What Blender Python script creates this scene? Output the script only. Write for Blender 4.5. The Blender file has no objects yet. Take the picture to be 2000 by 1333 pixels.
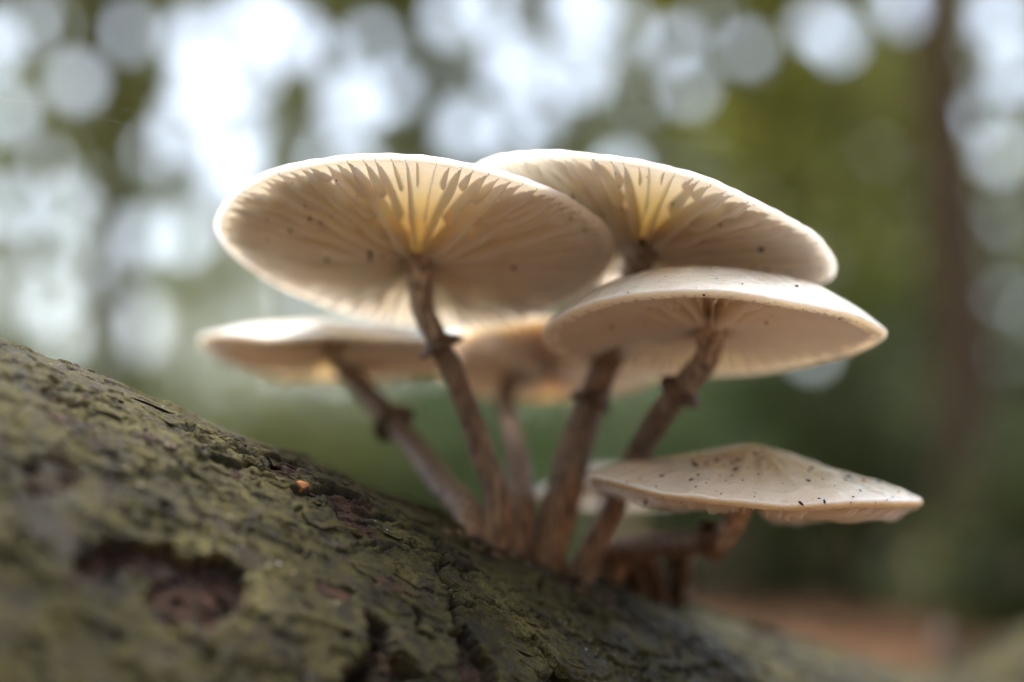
import bpy, math, random
import numpy as np
from mathutils import Vector, Matrix
from mathutils.bvhtree import BVHTree

# ------------------------------------------------------------------ camera, sky, sun, exposure
S = bpy.context.scene
PITCH = math.radians(6.8)
CAM = np.array([0.0, 0.0, 0.46])
FPX = 2000 * 50 / 36.0
cd = bpy.data.cameras.new('camera'); cam = bpy.data.objects.new('camera', cd)
S.collection.objects.link(cam); S.camera = cam
cam.location = CAM; cam.rotation_euler = (math.radians(90) + PITCH, 0, 0)
cd.lens = 50; cd.sensor_width = 36; cd.clip_start = 0.005; cd.clip_end = 500
cd.dof.use_dof = True; cd.dof.focus_distance = 0.2872; cd.dof.aperture_fstop = 3.5
cd.dof.aperture_blades = 0

SUN_EL, SUN_AZ = math.radians(76), math.radians(-35)      # azimuth from +Y (view direction), negative = left
W = bpy.data.worlds.new('World'); S.world = W; W.use_nodes = True
wn = W.node_tree; bg = wn.nodes['Background']
sky = wn.nodes.new('ShaderNodeTexSky'); sky.sky_type = 'NISHITA'; sky.sun_disc = False
sky.sun_elevation = SUN_EL; sky.sun_rotation = SUN_AZ; sky.air_density = 1.0; sky.dust_density = 4.0; sky.ozone_density = 1.0
hs = wn.nodes.new('ShaderNodeHueSaturation'); hs.inputs['Saturation'].default_value = 0.68      # thin overcast: a paler sky
wn.links.new(sky.outputs[0], hs.inputs['Color']); wn.links.new(hs.outputs[0], bg.inputs[0]); bg.inputs[1].default_value = 0.15
sl = bpy.data.lights.new('sun', 'SUN'); sun = bpy.data.objects.new('sun', sl); S.collection.objects.link(sun)
sl.energy = 0.85; sl.angle = math.radians(30); sl.color = (1.0, 0.96, 0.90)
sd = Vector((math.sin(SUN_AZ) * math.cos(SUN_EL), math.cos(SUN_AZ) * math.cos(SUN_EL), math.sin(SUN_EL)))
sun.rotation_euler = (-sd).to_track_quat('-Z', 'Y').to_euler(); sun.location = (0, 0, 12)
S.view_settings.view_transform = 'Standard'; S.view_settings.look = 'None'
S.view_settings.exposure = 2.0; S.view_settings.gamma = 1.0
S.cycles.max_bounces = 16; S.cycles.diffuse_bounces = 12; S.cycles.transparent_max_bounces = 24
S.cycles.use_denoising = True
S.cycles.sample_clamp_indirect = 8.0

rng = np.random.default_rng(7); random.seed(7)

# ------------------------------------------------------------------ helpers
cp, sp = math.cos(PITCH), math.sin(PITCH)
def c2w(X):                                  # camera frame (right, up, depth) -> world
    X = np.asarray(X, float)
    return np.stack([X[..., 0] + CAM[0], X[..., 2] * cp - X[..., 1] * sp + CAM[1], X[..., 2] * sp + X[..., 1] * cp + CAM[2]], -1)
def c2wv(v): return c2w(v) - CAM
def w2c(X):
    X = np.asarray(X, float) - CAM
    return np.stack([X[..., 0], -X[..., 1] * sp + X[..., 2] * cp, X[..., 1] * cp + X[..., 2] * sp], -1)
NEAR = 0.0857
def pix(px, py, d):                          # pixel of the photograph and depth (counted from a plane 8.6 cm in front of the lens) -> camera frame
    d = d + NEAR; return np.array([(px - 1000) / FPX * d, -(py - 666.5) / FPX * d, d])
def proj(X): return np.stack([1000 + FPX * X[..., 0] / X[..., 2], 666.5 - FPX * X[..., 1] / X[..., 2]], -1)
def unit(v): v = np.asarray(v, float); return v / np.linalg.norm(v, axis=-1, keepdims=True)

_H = rng.random((256, 256))
def vnoise(x, y):
    xi = np.floor(x).astype(int); yi = np.floor(y).astype(int); fx = x - xi; fy = y - yi
    fx = fx * fx * (3 - 2 * fx); fy = fy * fy * (3 - 2 * fy)
    a = _H[xi & 255, yi & 255]; b = _H[(xi + 1) & 255, yi & 255]; c = _H[xi & 255, (yi + 1) & 255]; d = _H[(xi + 1) & 255, (yi + 1) & 255]
    return (a * (1 - fx) + b * fx) * (1 - fy) + (c * (1 - fx) + d * fx) * fy - 0.5
def fbm(x, y, o=4, g=0.5):
    s = 0; a = 1.0
    for k in range(o):
        s = s + a * vnoise(x * 2 ** k + 17.3 * k, y * 2 ** k + 5.1 * k); a *= g
    return s
def sstep(a, b, x): t = np.clip((x - a) / (b - a), 0, 1); return t * t * (3 - 2 * t)

def mesh(name, V, F, smooth=True, attrs=None):
    me = bpy.data.meshes.new(name); V = np.asarray(V, np.float32)
    if isinstance(F, np.ndarray):
        k = F.shape[1]; me.vertices.add(len(V)); me.vertices.foreach_set('co', V.ravel())
        me.loops.add(F.size); me.loops.foreach_set('vertex_index', F.astype(np.int32).ravel())
        me.polygons.add(len(F)); me.polygons.foreach_set('loop_start', np.arange(0, F.size, k, dtype=np.int32))
        me.update(calc_edges=True)
    else:
        me.from_pydata(V.tolist(), [], F); me.update()
    me.polygons.foreach_set('use_smooth', [smooth] * len(me.polygons))
    for n, a in (attrs or {}).items():
        a = np.asarray(a, np.float32)
        if a.ndim == 1:
            at = me.attributes.new(n, 'FLOAT', 'POINT'); at.data.foreach_set('value', a)
        else:
            at = me.attributes.new(n, 'FLOAT_COLOR', 'POINT'); at.data.foreach_set('color', np.concatenate([a, np.ones((len(a), 1))], 1).astype(np.float32).ravel())
    return me
def obj(name, me, mat=None, parent=None, **kw):
    o = bpy.data.objects.new(name, me); S.collection.objects.link(o)
    if mat is not None and not me.materials: me.materials.append(mat)
    if parent is not None:
        o.parent = parent; o.matrix_parent_inverse = parent.matrix_basis.inverted()
    for k, v in kw.items(): o[k] = v
    return o
def empty(name, loc, label, category, group=None):
    o = bpy.data.objects.new(name, None); S.collection.objects.link(o); o.location = loc; o.empty_display_size = 0.02
    o['label'] = label; o['category'] = category
    if group: o['group'] = group
    return o
def gridfaces(nu, nv, wrap_v=False, wrap_u=False):
    U = nu if wrap_u else nu - 1; Vn = nv if wrap_v else nv - 1
    i, j = np.meshgrid(np.arange(U), np.arange(Vn), indexing='ij'); i2 = (i + 1) % nu; j2 = (j + 1) % nv
    return np.stack([i * nv + j, i2 * nv + j, i2 * nv + j2, i * nv + j2], -1).reshape(-1, 4)
def spline(P, n):
    P = np.asarray(P, float); m = len(P); t = np.linspace(0, m - 1, n); out = []
    Q = np.vstack([2 * P[0] - P[1], P, 2 * P[-1] - P[-2]])
    for x in t:
        k = min(int(x), m - 2); f = x - k; a, b, c, d = Q[k:k + 4]
        out.append(0.5 * (2 * b + (c - a) * f + (2 * a - 5 * b + 4 * c - d) * f * f + (3 * b - a - 3 * c + d) * f ** 3))
    return np.array(out)
def frames(C):
    T = unit(np.gradient(C, axis=0)); N = []; n = np.cross(T[0], [0.3, 0.9, 0.1]); n = unit(n)
    for t in T:
        n = unit(n - t * np.dot(n, t)); N.append(n)
    N = np.array(N); return T, N, np.cross(T, N)
def tube(C, R, ns=20, noise=0.0, nf=1.0, seed=0.0, flute=0.0):
    """closed-end tube along C (n,3) with radii R (n)"""
    T, N, B = frames(C); n = len(C); a = np.linspace(0, 2 * np.pi, ns, endpoint=False)
    L = np.concatenate([[0], np.cumsum(np.linalg.norm(np.diff(C, axis=0), axis=1))])
    AA, LL = np.meshgrid(a, L)
    r = R[:, None] * (1 + noise * fbm(np.cos(AA) * 1.6 + 9 + seed + LL * nf * 0.13, np.sin(AA) * 1.6 + 3 + LL * nf, 3) + flute * vnoise(AA * 3.2 + seed, LL * nf * 0.2 + seed))
    V = C[:, None] + r[..., None] * (np.cos(a)[None, :, None] * N[:, None] + np.sin(a)[None, :, None] * B[:, None])
    V = V.reshape(-1, 3); F = gridfaces(n, ns, wrap_v=True).tolist()
    V = np.vstack([V, C[0], C[-1]]); k = n * ns
    F += [[k, (j + 1) % ns, j] for j in range(ns)] + [[k + 1, (n - 1) * ns + j, (n - 1) * ns + (j + 1) % ns] for j in range(ns)]
    h = np.concatenate([np.repeat(np.linspace(0, 1, n), ns), [0, 1]])
    return V, F, h

# ------------------------------------------------------------------ materials
def newmat(name):
    m = bpy.data.materials.new(name); m.use_nodes = True; nt = m.node_tree
    return m, nt, nt.nodes['Principled BSDF'], nt.nodes['Material Output']
class NB:
    def __init__(s, nt): s.nt = nt
    def n(s, typ, **kw):
        o = s.nt.nodes.new(typ)
        for k, v in kw.items():
            if k.startswith('i_'):
                key = k[2:]; o.inputs[int(key) if key.isdigit() else key.replace('_', ' ')].default_value = v
            else: setattr(o, k, v)
        return o
    def l(s, a, b): s.nt.links.new(a, b)
    def ramp(s, fac, stops):
        r = s.n('ShaderNodeValToRGB'); e = r.color_ramp.elements
        while len(e) < len(stops): e.new(0.5)
        for x, (p, c) in zip(e, stops): x.position = p; x.color = (*c, 1) if len(c) == 3 else c
        s.l(fac, r.inputs[0]); return r.outputs[0]
    def noise(s, vec, scale, detail=4, rough=0.55, dist=0.0):
        o = s.n('ShaderNodeTexNoise'); o.inputs['Scale'].default_value = scale; o.inputs['Detail'].default_value = detail
        o.inputs['Roughness'].default_value = rough; o.inputs['Distortion'].default_value = dist
        s.l(vec, o.inputs['Vector']); return o.outputs[0]
    def mix(s, fac, a, b, mode='MIX'):
        o = s.n('ShaderNodeMix', data_type='RGBA', blend_type=mode)
        for v, i in ((fac, 0), (a, 6), (b, 7)):
            if isinstance(v, (int, float)): o.inputs[i].default_value = v
            elif isinstance(v, tuple): o.inputs[i].default_value = (*v, 1)
            else: s.l(v, o.inputs[i])
        return o.outputs[2]
    def math(s, op, a, b=0.0, clamp=False):
        o = s.n('ShaderNodeMath', operation=op, use_clamp=clamp)
        for v, i in ((a, 0), (b, 1)):
            if isinstance(v, (int, float)): o.inputs[i].default_value = v
            else: s.l(v, o.inputs[i])
        return o.outputs[0]
    def attr(s, name): return s.n('ShaderNodeAttribute', attribute_name=name)
    def bump(s, h, strength, dist, normal=None):
        o = s.n('ShaderNodeBump'); o.inputs['Strength'].default_value = strength; o.inputs['Distance'].default_value = dist
        s.l(h, o.inputs['Height'])
        if normal is not None: s.l(normal, o.inputs['Normal'])
        return o.outputs[0]

def cap_material(name, centre, edge, sss=0.0062):
    m, nt, p, out = newmat(name); b = NB(nt)
    co = b.n('ShaderNodeTexCoord').outputs['Object']; rad = b.attr('rad').outputs['Fac']
    n1 = b.noise(co, 140, 5, 0.6); n2 = b.noise(co, 900, 3)
    rr = b.math('ADD', rad, b.math('MULTIPLY', b.math('SUBTRACT', n1, 0.5), 0.35))
    col = b.ramp(rr, [(0.24, centre), (0.60, tuple(0.5 * (c + e) for c, e in zip(centre, edge))), (0.90, edge)])
    col = b.mix(b.ramp(n2, [(0.62, (0, 0, 0)), (0.8, (0.5, 0.5, 0.5))]), col, (0.30, 0.21, 0.14))
    b.l(col, p.inputs['Base Color'])
    p.inputs['Subsurface Weight'].default_value = 1.0
    p.inputs['Subsurface Radius'].default_value = (1.0, 0.88, 0.72); p.inputs['Subsurface Scale'].default_value = sss
    p.inputs['Roughness'].default_value = 0.42
    under = b.attr('under').outputs['Fac']
    b.l(b.math('SUBTRACT', 1.0, under, True), p.inputs['Coat Weight']); p.inputs['Coat Roughness'].default_value = 0.06; p.inputs['Coat IOR'].default_value = 1.6
    h = b.math('ADD', b.noise(co, 420, 4, 0.6), b.math('MULTIPLY', b.noise(co, 1900, 3), 0.4))
    b.l(b.bump(h, 0.55, 0.0006), p.inputs['Normal']); b.l(b.bump(h, 0.7, 0.0007), p.inputs['Coat Normal'])
    return m
M = {}
M['cap'] = cap_material('cap_flesh', (0.88, 0.82, 0.72), (0.90, 0.86, 0.79))
M['cap_tan'] = cap_material('cap_flesh_tan', (0.40, 0.25, 0.15), (0.66, 0.55, 0.43))
M['cap_pale'] = cap_material('cap_flesh_pale', (0.62, 0.50, 0.38), (0.80, 0.72, 0.61))

def gill_material():
    m, nt, p, out = newmat('gill_flesh'); b = NB(nt)
    co = b.n('ShaderNodeTexCoord').outputs['Object']; rad = b.attr('rad').outputs['Fac']
    col = b.ramp(rad, [(0.05, (0.86, 0.74, 0.53)), (0.55, (0.91, 0.83, 0.65)), (0.97, (0.92, 0.88, 0.78))])
    col = b.mix(b.ramp(b.noise(co, 350, 4), [(0.45, (0, 0, 0)), (0.75, (0.25, 0.25, 0.25))]), col, (0.72, 0.58, 0.42))
    b.l(col, p.inputs['Base Color'])
    p.inputs['Subsurface Weight'].default_value = 1.0; p.inputs['Subsurface Radius'].default_value = (1.0, 0.82, 0.62)
    p.inputs['Subsurface Scale'].default_value = 0.0040; p.inputs['Roughness'].default_value = 0.5
    b.l(b.bump(b.noise(co, 1500, 3), 0.25, 0.0002), p.inputs['Normal'])
    tp = b.n('ShaderNodeBsdfTransparent'); mx = b.n('ShaderNodeMixShader'); mx.inputs[0].default_value = 0.48        # thin translucent tissue
    b.l(p.outputs[0], mx.inputs[1]); b.l(tp.outputs[0], mx.inputs[2]); b.l(mx.outputs[0], out.inputs[0])
    return m
M['gill'] = gill_material()

def stem_material():
    m, nt, p, out = newmat('stem_fibre'); b = NB(nt)
    co = b.n('ShaderNodeTexCoord').outputs['Object']; h = b.attr('h').outputs['Fac']
    mp = b.n('ShaderNodeMapping'); mp.inputs['Scale'].default_value = (1, 1, 0.16); b.l(co, mp.inputs[0])
    fib = b.noise(mp.outputs[0], 900, 4, 0.6); blot = b.noise(co, 130, 4, 0.6)
    hh = b.math('ADD', h, b.math('MULTIPLY', b.math('SUBTRACT', blot, 0.5), 0.7))
    col = b.ramp(hh, [(0.0, (0.44, 0.27, 0.15)), (0.22, (0.30, 0.20, 0.135)), (0.60, (0.23, 0.16, 0.11)), (0.72, (0.40, 0.32, 0.25)), (1.0, (0.56, 0.45, 0.34))])
    col = b.mix(b.ramp(fib, [(0.42, (0, 0, 0)), (0.56, (0.85, 0.85, 0.85))]), col, (0.095, 0.06, 0.042))
    col = b.mix(b.ramp(b.noise(co, 260, 3), [(0.6, (0, 0, 0)), (0.75, (0.5, 0.5, 0.5))]), col, (0.42, 0.28, 0.19))
    b.l(col, p.inputs['Base Color']); p.inputs['Roughness'].default_value = 0.6
    b.l(b.bump(fib, 0.9, 0.0009), p.inputs['Normal'])
    return m
M['stem'] = stem_material()

def simple(name, col, rough=0.7, var=0.0, scale=50, bump=0.0, col2=None):
    m, nt, p, out = newmat(name); b = NB(nt); co = b.n('ShaderNodeTexCoord').outputs['Object']
    n = b.noise(co, scale, 5, 0.6)
    c2 = col2 or tuple(c * (1 - var) for c in col)
    b.l(b.ramp(n, [(0.35, col), (0.65, c2)]), p.inputs['Base Color']); p.inputs['Roughness'].default_value = rough
    if bump: b.l(b.bump(n, 0.8, bump), p.inputs['Normal'])
    if rough >= 0.9: p.inputs['Specular IOR Level'].default_value = 0.1
    return m
M['ring'] = simple('ring_tissue', (0.16, 0.095, 0.06), 0.6, scale=400, bump=0.0004, col2=(0.045, 0.028, 0.02))
M['crumb'] = simple('dark_soil_crumb', (0.022, 0.015, 0.012), 0.6, 0.5, 900)
M['seed'] = simple('red_brown_seed', (0.10, 0.018, 0.012), 0.35, 0.4, 900)
M['amber'] = simple('amber_grain', (0.42, 0.15, 0.03), 0.3, 0.3, 900)
M['silk'] = simple('silk', (0.75, 0.75, 0.78), 0.25)
M['splinter'] = simple('fresh_bark_splinter', (0.50, 0.21, 0.075), 0.6, 0.4, 400, 0.0004)
M['litter'] = simple('leaf_litter', (0.20, 0.105, 0.055), 0.9, scale=6, bump=0.03, col2=(0.10, 0.06, 0.035))
M['deadleaf'] = simple('dead_leaf', (0.26, 0.125, 0.055), 0.8, scale=30, col2=(0.14, 0.07, 0.035))
M['trunk'] = simple('grey_brown_tree_bark', (0.095, 0.064, 0.034), 0.9, scale=9, bump=0.03, col2=(0.05, 0.037, 0.024))

def bark_material():
    m, nt, p, out = newmat('algae_covered_bark'); b = NB(nt)
    co = b.n('ShaderNodeTexCoord').outputs['Object']
    msk = b.attr('mask').outputs['Color']; sep = b.n('ShaderNodeSeparateColor'); b.l(msk, sep.inputs[0])
    ex, dk, pl = sep.outputs[0], sep.outputs[1], sep.outputs[2]
    n1 = b.noise(co, 38, 6, 0.62, 0.4); n2 = b.noise(co, 190, 5, 0.65); n3 = b.noise(co, 700, 4, 0.7); n4 = b.noise(co, 75, 4, 0.6, 1.0)
    green = b.ramp(b.math('ADD', b.math('MULTIPLY', n1, 0.45), b.math('MULTIPLY', n2, 0.55)),
                   [(0.38, (0.011, 0.009, 0.004)), (0.45, (0.037, 0.031, 0.008)), (0.53, (0.085, 0.073, 0.018)), (0.63, (0.175, 0.150, 0.050))])
    brown = b.ramp(n2, [(0.38, (0.018, 0.010, 0.007)), (0.62, (0.085, 0.042, 0.026))])
    grey = b.ramp(n3, [(0.35, (0.045, 0.036, 0.033)), (0.65, (0.14, 0.112, 0.105))])
    col = b.mix(b.ramp(n4, [(0.60, (0, 0, 0)), (0.70, (0.7, 0.7, 0.7))]), green, grey)
    col = b.mix(b.math('MULTIPLY', b.ramp(n2, [(0.56, (0, 0, 0)), (0.63, (1, 1, 1))]), 0.55), col, (0.050, 0.050, 0.020))
    col = b.mix(b.math('MULTIPLY', b.ramp(n3, [(0.50, (0, 0, 0)), (0.60, (1, 1, 1))]), 0.8), col, (0.020, 0.018, 0.010))
    n5 = b.noise(co, 1700, 3, 0.7); col = b.mix(b.math('MULTIPLY', b.ramp(n5, [(0.50, (0, 0, 0)), (0.62, (1, 1, 1))]), 0.7), col, (0.022, 0.020, 0.012))
    col = b.mix(b.ramp(b.noise(co, 52, 5, 0.65, 0.8), [(0.55, (0, 0, 0)), (0.63, (0.8, 0.8, 0.8))]), col, (0.034, 0.025, 0.016))
    col = b.mix(ex, col, brown)
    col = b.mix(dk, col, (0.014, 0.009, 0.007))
    # pale lichen grains
    vo = b.n('ShaderNodeTexVoronoi', feature='F1'); vo.inputs['Scale'].default_value = 760; b.l(co, vo.inputs['Vector'])
    gate = b.ramp(b.noise(co, 70, 3, 0.6), [(0.57, (0, 0, 0)), (0.63, (1, 1, 1))])
    sel = b.math('GREATER_THAN', b.n('ShaderNodeSeparateColor').outputs[0], 0.0)
    sc = b.n('ShaderNodeSeparateColor'); b.l(vo.outputs['Color'], sc.inputs[0])
    dot = b.math('MULTIPLY', b.math('LESS_THAN', vo.outputs['Distance'], 0.20), b.math('GREATER_THAN', sc.outputs[0], 0.70))
    dot = b.math('MULTIPLY', dot, gate)
    col = b.mix(b.math('MAXIMUM', dot, pl), col, (0.60, 0.56, 0.53))
    b.l(col, p.inputs['Base Color'])
    b.l(b.ramp(n2, [(0.4, (0.42, 0.42, 0.42)), (0.65, (0.85, 0.85, 0.85))]), p.inputs['Roughness']); p.inputs['Specular IOR Level'].default_value = 0.22
    h = b.math('ADD', b.math('MULTIPLY', n2, 1.0), b.math('MULTIPLY', n3, 0.7)); h = b.math('ADD', h, b.math('MULTIPLY', b.noise(co, 2600, 3, 0.7), 0.5))
    b.l(b.bump(h, 1.0, 0.0010), p.inputs['Normal'])
    return m
M['bark'] = bark_material()

def leaf_material(name, dark, light, trans):
    m, nt, p, out = newmat(name); b = NB(nt)
    t = b.attr('tint').outputs['Fac']; col = b.ramp(t, [(0.0, dark), (1.0, light)])
    b.l(col, p.inputs['Base Color']); p.inputs['Roughness'].default_value = 0.45
    tr = b.n('ShaderNodeBsdfTranslucent'); b.l(b.mix(t, tuple(trans), tuple(min(1, c * 1.5) for c in trans)), tr.inputs['Color'])
    mx = b.n('ShaderNodeMixShader'); mx.inputs[0].default_value = 0.5
    b.l(p.outputs[0], mx.inputs[1]); b.l(tr.outputs[0], mx.inputs[2]); b.l(mx.outputs[0], out.inputs[0])
    return m
M['leaf_mid'] = leaf_material('leaf_mid_green', (0.085, 0.098, 0.040), (0.20, 0.215, 0.095), (0.44, 0.46, 0.16))
M['leaf_yellow'] = leaf_material('leaf_yellow_green', (0.11, 0.12, 0.025), (0.24, 0.23, 0.055), (0.58, 0.59, 0.14))
M['leaf_dark'] = leaf_material('leaf_dark_green', (0.045, 0.062, 0.025), (0.10, 0.12, 0.048), (0.14, 0.175, 0.055))
M['leaf_cool'] = leaf_material('leaf_cool_green', (0.07, 0.098, 0.05), (0.15, 0.19, 0.095), (0.28, 0.38, 0.16))

# ------------------------------------------------------------------ ground
gx = np.concatenate([-np.geomspace(200, 6, 26), np.linspace(-5.5, 5.5, 60), np.geomspace(6, 200, 26)])
GX, GY = np.meshgrid(gx, gx, indexing='ij')
GZ = 0.10 * fbm(GX * 0.35 + 40, GY * 0.35 + 40, 4) * sstep(0.5, 4, np.hypot(GX, GY)) + 0.03 * fbm(GX * 3 + 9, GY * 3 + 2, 3)
obj('ground', mesh('ground', np.stack([GX, GY, GZ], -1).reshape(-1, 3), gridfaces(len(gx), len(gx))), M['litter'], kind='structure')
def leaves_mesh(name, P, size, up=0.3, elong=1.7, tint=None, r=rng):
    n = len(P); A = unit(r.normal(size=(n, 3))); Nn = unit(r.normal(size=(n, 3)) + np.array([0, 0, up * 3])); B = unit(np.cross(A, Nn)); A = np.cross(Nn, B)
    s = (size * r.uniform(0.65, 1.25, n))[:, None]
    V = np.stack([P - A * s * elong / 2, P + B * s / 2 + Nn * s * 0.08, P + A * s * elong / 2, P - B * s / 2 + Nn * s * 0.08], 1).reshape(-1, 3)
    F = np.arange(4 * n).reshape(-1, 4)
    t = np.clip(r.beta(1.6, 2.4, n) if tint is None else tint, 0, 1)
    return mesh(name, V, F, False, {'tint': np.repeat(t, 4)})
LP = np.stack([rng.uniform(-5, 6, 5000), rng.uniform(0.8, 9, 5000), np.zeros(5000)], -1)
LP[:, 2] = 0.03 + 0.10 * fbm(LP[:, 0] * 0.35 + 40, LP[:, 1] * 0.35 + 40, 4) * sstep(0.5, 4, np.hypot(LP[:, 0], LP[:, 1]))
obj('leaf_litter', leaves_mesh('leaf_litter', LP, 0.07, 1.2, 1.4), M['deadleaf'], kind='stuff', label='brown fallen leaves scattered over the forest floor', category='leaf litter')

# ------------------------------------------------------------------ canopy gaps the photograph shows (direction of the gap, blur disc radius, brightness)
GAPS = [(65, 480, 65, .55), (90, 590, 70, .5), (250, 640, 82, 2.4), (75, 320, 60, .35), (275, 460, 62, .7), (362, 465, 62, .7), (75, 45, 75, .7), (240, 60, 68, .6),
        (-20, 90, 60, 1), (385, 75, 70, 1.0), (500, 30, 70, 2.2), (565, 75, 70, 1.0), (395, 165, 70, 1.4), (350, 250, 66, .9), (455, 265, 66, 1.1), (480, 150, 70, .8), (450, 345, 70, 1.2), (690, 205, 66, 1.1),
        (765, 180, 60, .45), (910, 250, 66, .65), (1000, 125, 68, 1.8), (1135, 15, 75, 2), (1130, 140, 70, 1.0), (1060, 220, 70, .5), (880, 30, 62, .6), (960, 10, 60, .7),
        (1320, 90, 60, .45), (1460, 105, 68, .35), (1345, 170, 60, .3), (1640, 70, 80, .5), (1590, 50, 60, .4), (1770, 0, 75, .8), (1950, 40, 70, .6), (1985, 140, 68, .5),
        (1820, 330, 66, .2), (1210, 335, 62, .45), (570, 705, 66, .35), (1590, 690, 72, .12), (915, 655, 66, 1.0), (590, 570, 60, .8), (330, 330, 60, .3),
        (120, 660, 60, .2), (200, 360, 66, .12), (700, 330, 60, .25), (620, 300, 66, .4), (1000, 260, 60, .4), (150, 160, 66, .35), (20, 220, 66, .35), (130, 400, 62, .3), (310, 300, 66, .5), (180, 520, 62, .3), (30, 400, 62, .4), (820, 120, 66, .35), (640, 120, 66, .5), (725, 80, 62, .3),
        (1235, 60, 62, .35), (1260, 200, 62, .25), (1390, 40, 66, .35), (1900, 235, 62, .25), (1955, 300, 62, .25)]
GA = np.array(GAPS); GAPR = GA[:, 2] * np.minimum(np.sqrt(GA[:, 3]) * 0.47, 0.52)

# ------------------------------------------------------------------ trees and shrubs
def leaf_cloud(centre, radii, n, leaf, gaps=True, shell=0.55, clump=60, seed=0):
    r = np.random.default_rng(seed)
    K = unit(r.normal(size=(clump, 3))) * (r.random((clump, 1)) ** 0.45) * np.array(radii) + np.array(centre)
    P = K[r.integers(0, clump, n)] + r.normal(size=(n, 3)) * np.array(radii) * 0.17
    P = P[P[:, 2] > 0.06]
    if gaps:
        C = w2c(P); ok = C[:, 2] > 0.5; q = proj(C); D = np.hypot(q[:, None, 0] - GA[None, :, 0], q[:, None, 1] - GA[None, :, 1])
        lp = (leaf * 0.62) * FPX / np.maximum(C[:, 2], 0.5)
        P = P[~(ok & (D < GAPR[None] + lp[:, None]).any(1))]
    return P
def tree(px, dist, tw, crown_z, radii, n, mat, label, leaf=0.075, lean=0.0, seed=0, pos=None, gaps=True, group='forest trees behind the mushrooms', crown_dx=0.0, height=None):
    r = np.random.default_rng(100 + seed)
    x, y = pos if pos is not None else ((px - 1000) / FPX * dist, dist)
    H = height or crown_z + radii[2] * 0.9
    t = empty('broadleaf_tree', (x, y, 0), label, 'tree', group)
    C = np.array([[x + lean * s * H + 0.06 * math.sin(s * 5 + seed), y + 0.06 * math.cos(s * 4 + seed), -0.1 + s * (H + 0.1)] for s in np.linspace(0, 1, 14)])
    R = tw / 2 * (1.35 - 0.35 * sstep(0, 0.12, np.linspace(0, 1, 14))) * np.linspace(1, 0.35, 14)
    V, F, h = tube(C, R, 14, 0.18, 2.0, seed)
    obj('trunk', mesh('trunk', V, F), M['trunk'], t)
    for k in range(5):
        a = r.uniform(0, 6.28); s = r.uniform(0.45, 0.85); b0 = C[int(s * 13)]
        e = b0 + np.array([math.cos(a) * radii[0] * 0.8, math.sin(a) * radii[1] * 0.8, r.uniform(0.3, 0.9)])
        LC = spline([b0, 0.5 * (b0 + e) + [0, 0, 0.15], e], 8); LV, LF, _ = tube(LC, np.linspace(tw * 0.16, 0.012, 8), 7, 0.1, 3, k)
        obj('limb', mesh('limb', LV, LF), M['trunk'], t)
    P = leaf_cloud((x + crown_dx + lean * crown_z, y, crown_z), radii, n, leaf, gaps, seed=200 + seed)
    obj('crown', leaves_mesh('crown', P, leaf, 0.35, r=r), M[mat], t)
def shrub(px, dist, h, w, n, mat, label, leaf=0.06, seed=0, pos=None):
    r = np.random.default_rng(300 + seed); x, y = pos if pos is not None else ((px - 1000) / FPX * dist, dist)
    t = empty('woodland_shrub', (x, y, 0), label, 'shrub', 'shrubs on the forest floor')
    for k in range(5):
        a = r.uniform(0, 6.28); e = np.array([x + math.cos(a) * w * 0.35, y + math.sin(a) * w * 0.35, h * 0.8])
        V, F, _ = tube(spline([[x, y, -0.05], [0.6 * x + 0.4 * e[0], 0.6 * y + 0.4 * e[1], h * 0.45], e], 7), np.linspace(0.018, 0.006, 7), 6)
        obj('stem', mesh('stem', V, F), M['trunk'], t)
    P = leaf_cloud((x, y, h * 0.5), (w / 2, w / 2, h * 0.55), n, leaf, True, clump=40, seed=400 + seed)
    obj('foliage', leaves_mesh('foliage', P, leaf, 0.4, r=r), M[mat], t)

tree(-320, 7.0, 0.20, 3.9, (1.9, 1.6, 3.1), 8891, 'leaf_mid', 'forest tree with mid green crown past the upper end of the log', seed=1)
tree(245, 7.2, 0.22, 3.8, (1.5, 1.4, 3.0), 7181, 'leaf_mid', 'slim brown trunk between pale sky gaps left of the mushrooms', lean=-.03, seed=2)
tree(60, 10.5, 0.18, 4.3, (2.0, 1.5, 3.6), 8550, 'leaf_cool', 'thin forest tree far behind the raised end of the log', seed=3)
tree(600, 11.0, 0.17, 4.5, (2.1, 1.6, 3.7), 9500, 'leaf_mid', 'forest tree behind the large left mushroom cap with wide sky gaps', seed=4)
tree(790, 8.5, 0.15, 4.2, (1.5, 1.4, 3.0), 8740, 'leaf_mid', 'forest tree with dark green leaves above the large left mushroom cap', seed=5)
tree(1080, 12., 0.18, 4.8, (2.2, 1.6, 3.9), 9500, 'leaf_cool', 'far forest tree rising between the two highest mushroom caps', seed=6)
tree(1270, 8.8, 0.15, 4.1, (1.6, 1.4, 3.2), 7000, 'leaf_mid', 'forest tree above the right hand back mushroom cap', seed=7)
tree(1530, 7.2, 0.14, 3.4, (1.5, 1.3, 2.7), 6500, 'leaf_yellow', 'young tree with yellow green backlit leaves right of the mushrooms', seed=8)
tree(1890, 5.2, 0.27, 5.3, (1.6, 1.5, 2.6), 4500, 'leaf_yellow', 'thick dark brown trunk standing right of the yellow green tree', seed=9, height=6.5)
tree(1700, 10., 0.17, 4.2, (1.9, 1.5, 3.5), 6500, 'leaf_yellow', 'forest tree half hidden behind the thick dark trunk', seed=10)
tree(2150, 7.5, 0.18, 3.7, (1.6, 1.6, 3.1), 11400, 'leaf_mid', 'dark green forest tree past the thick dark trunk', seed=11)
tree(1400, 13., 0.17, 4.5, (2.4, 1.8, 4.0), 8000, 'leaf_yellow', 'far pale yellow green tree behind the young yellow green tree', seed=12)
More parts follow.
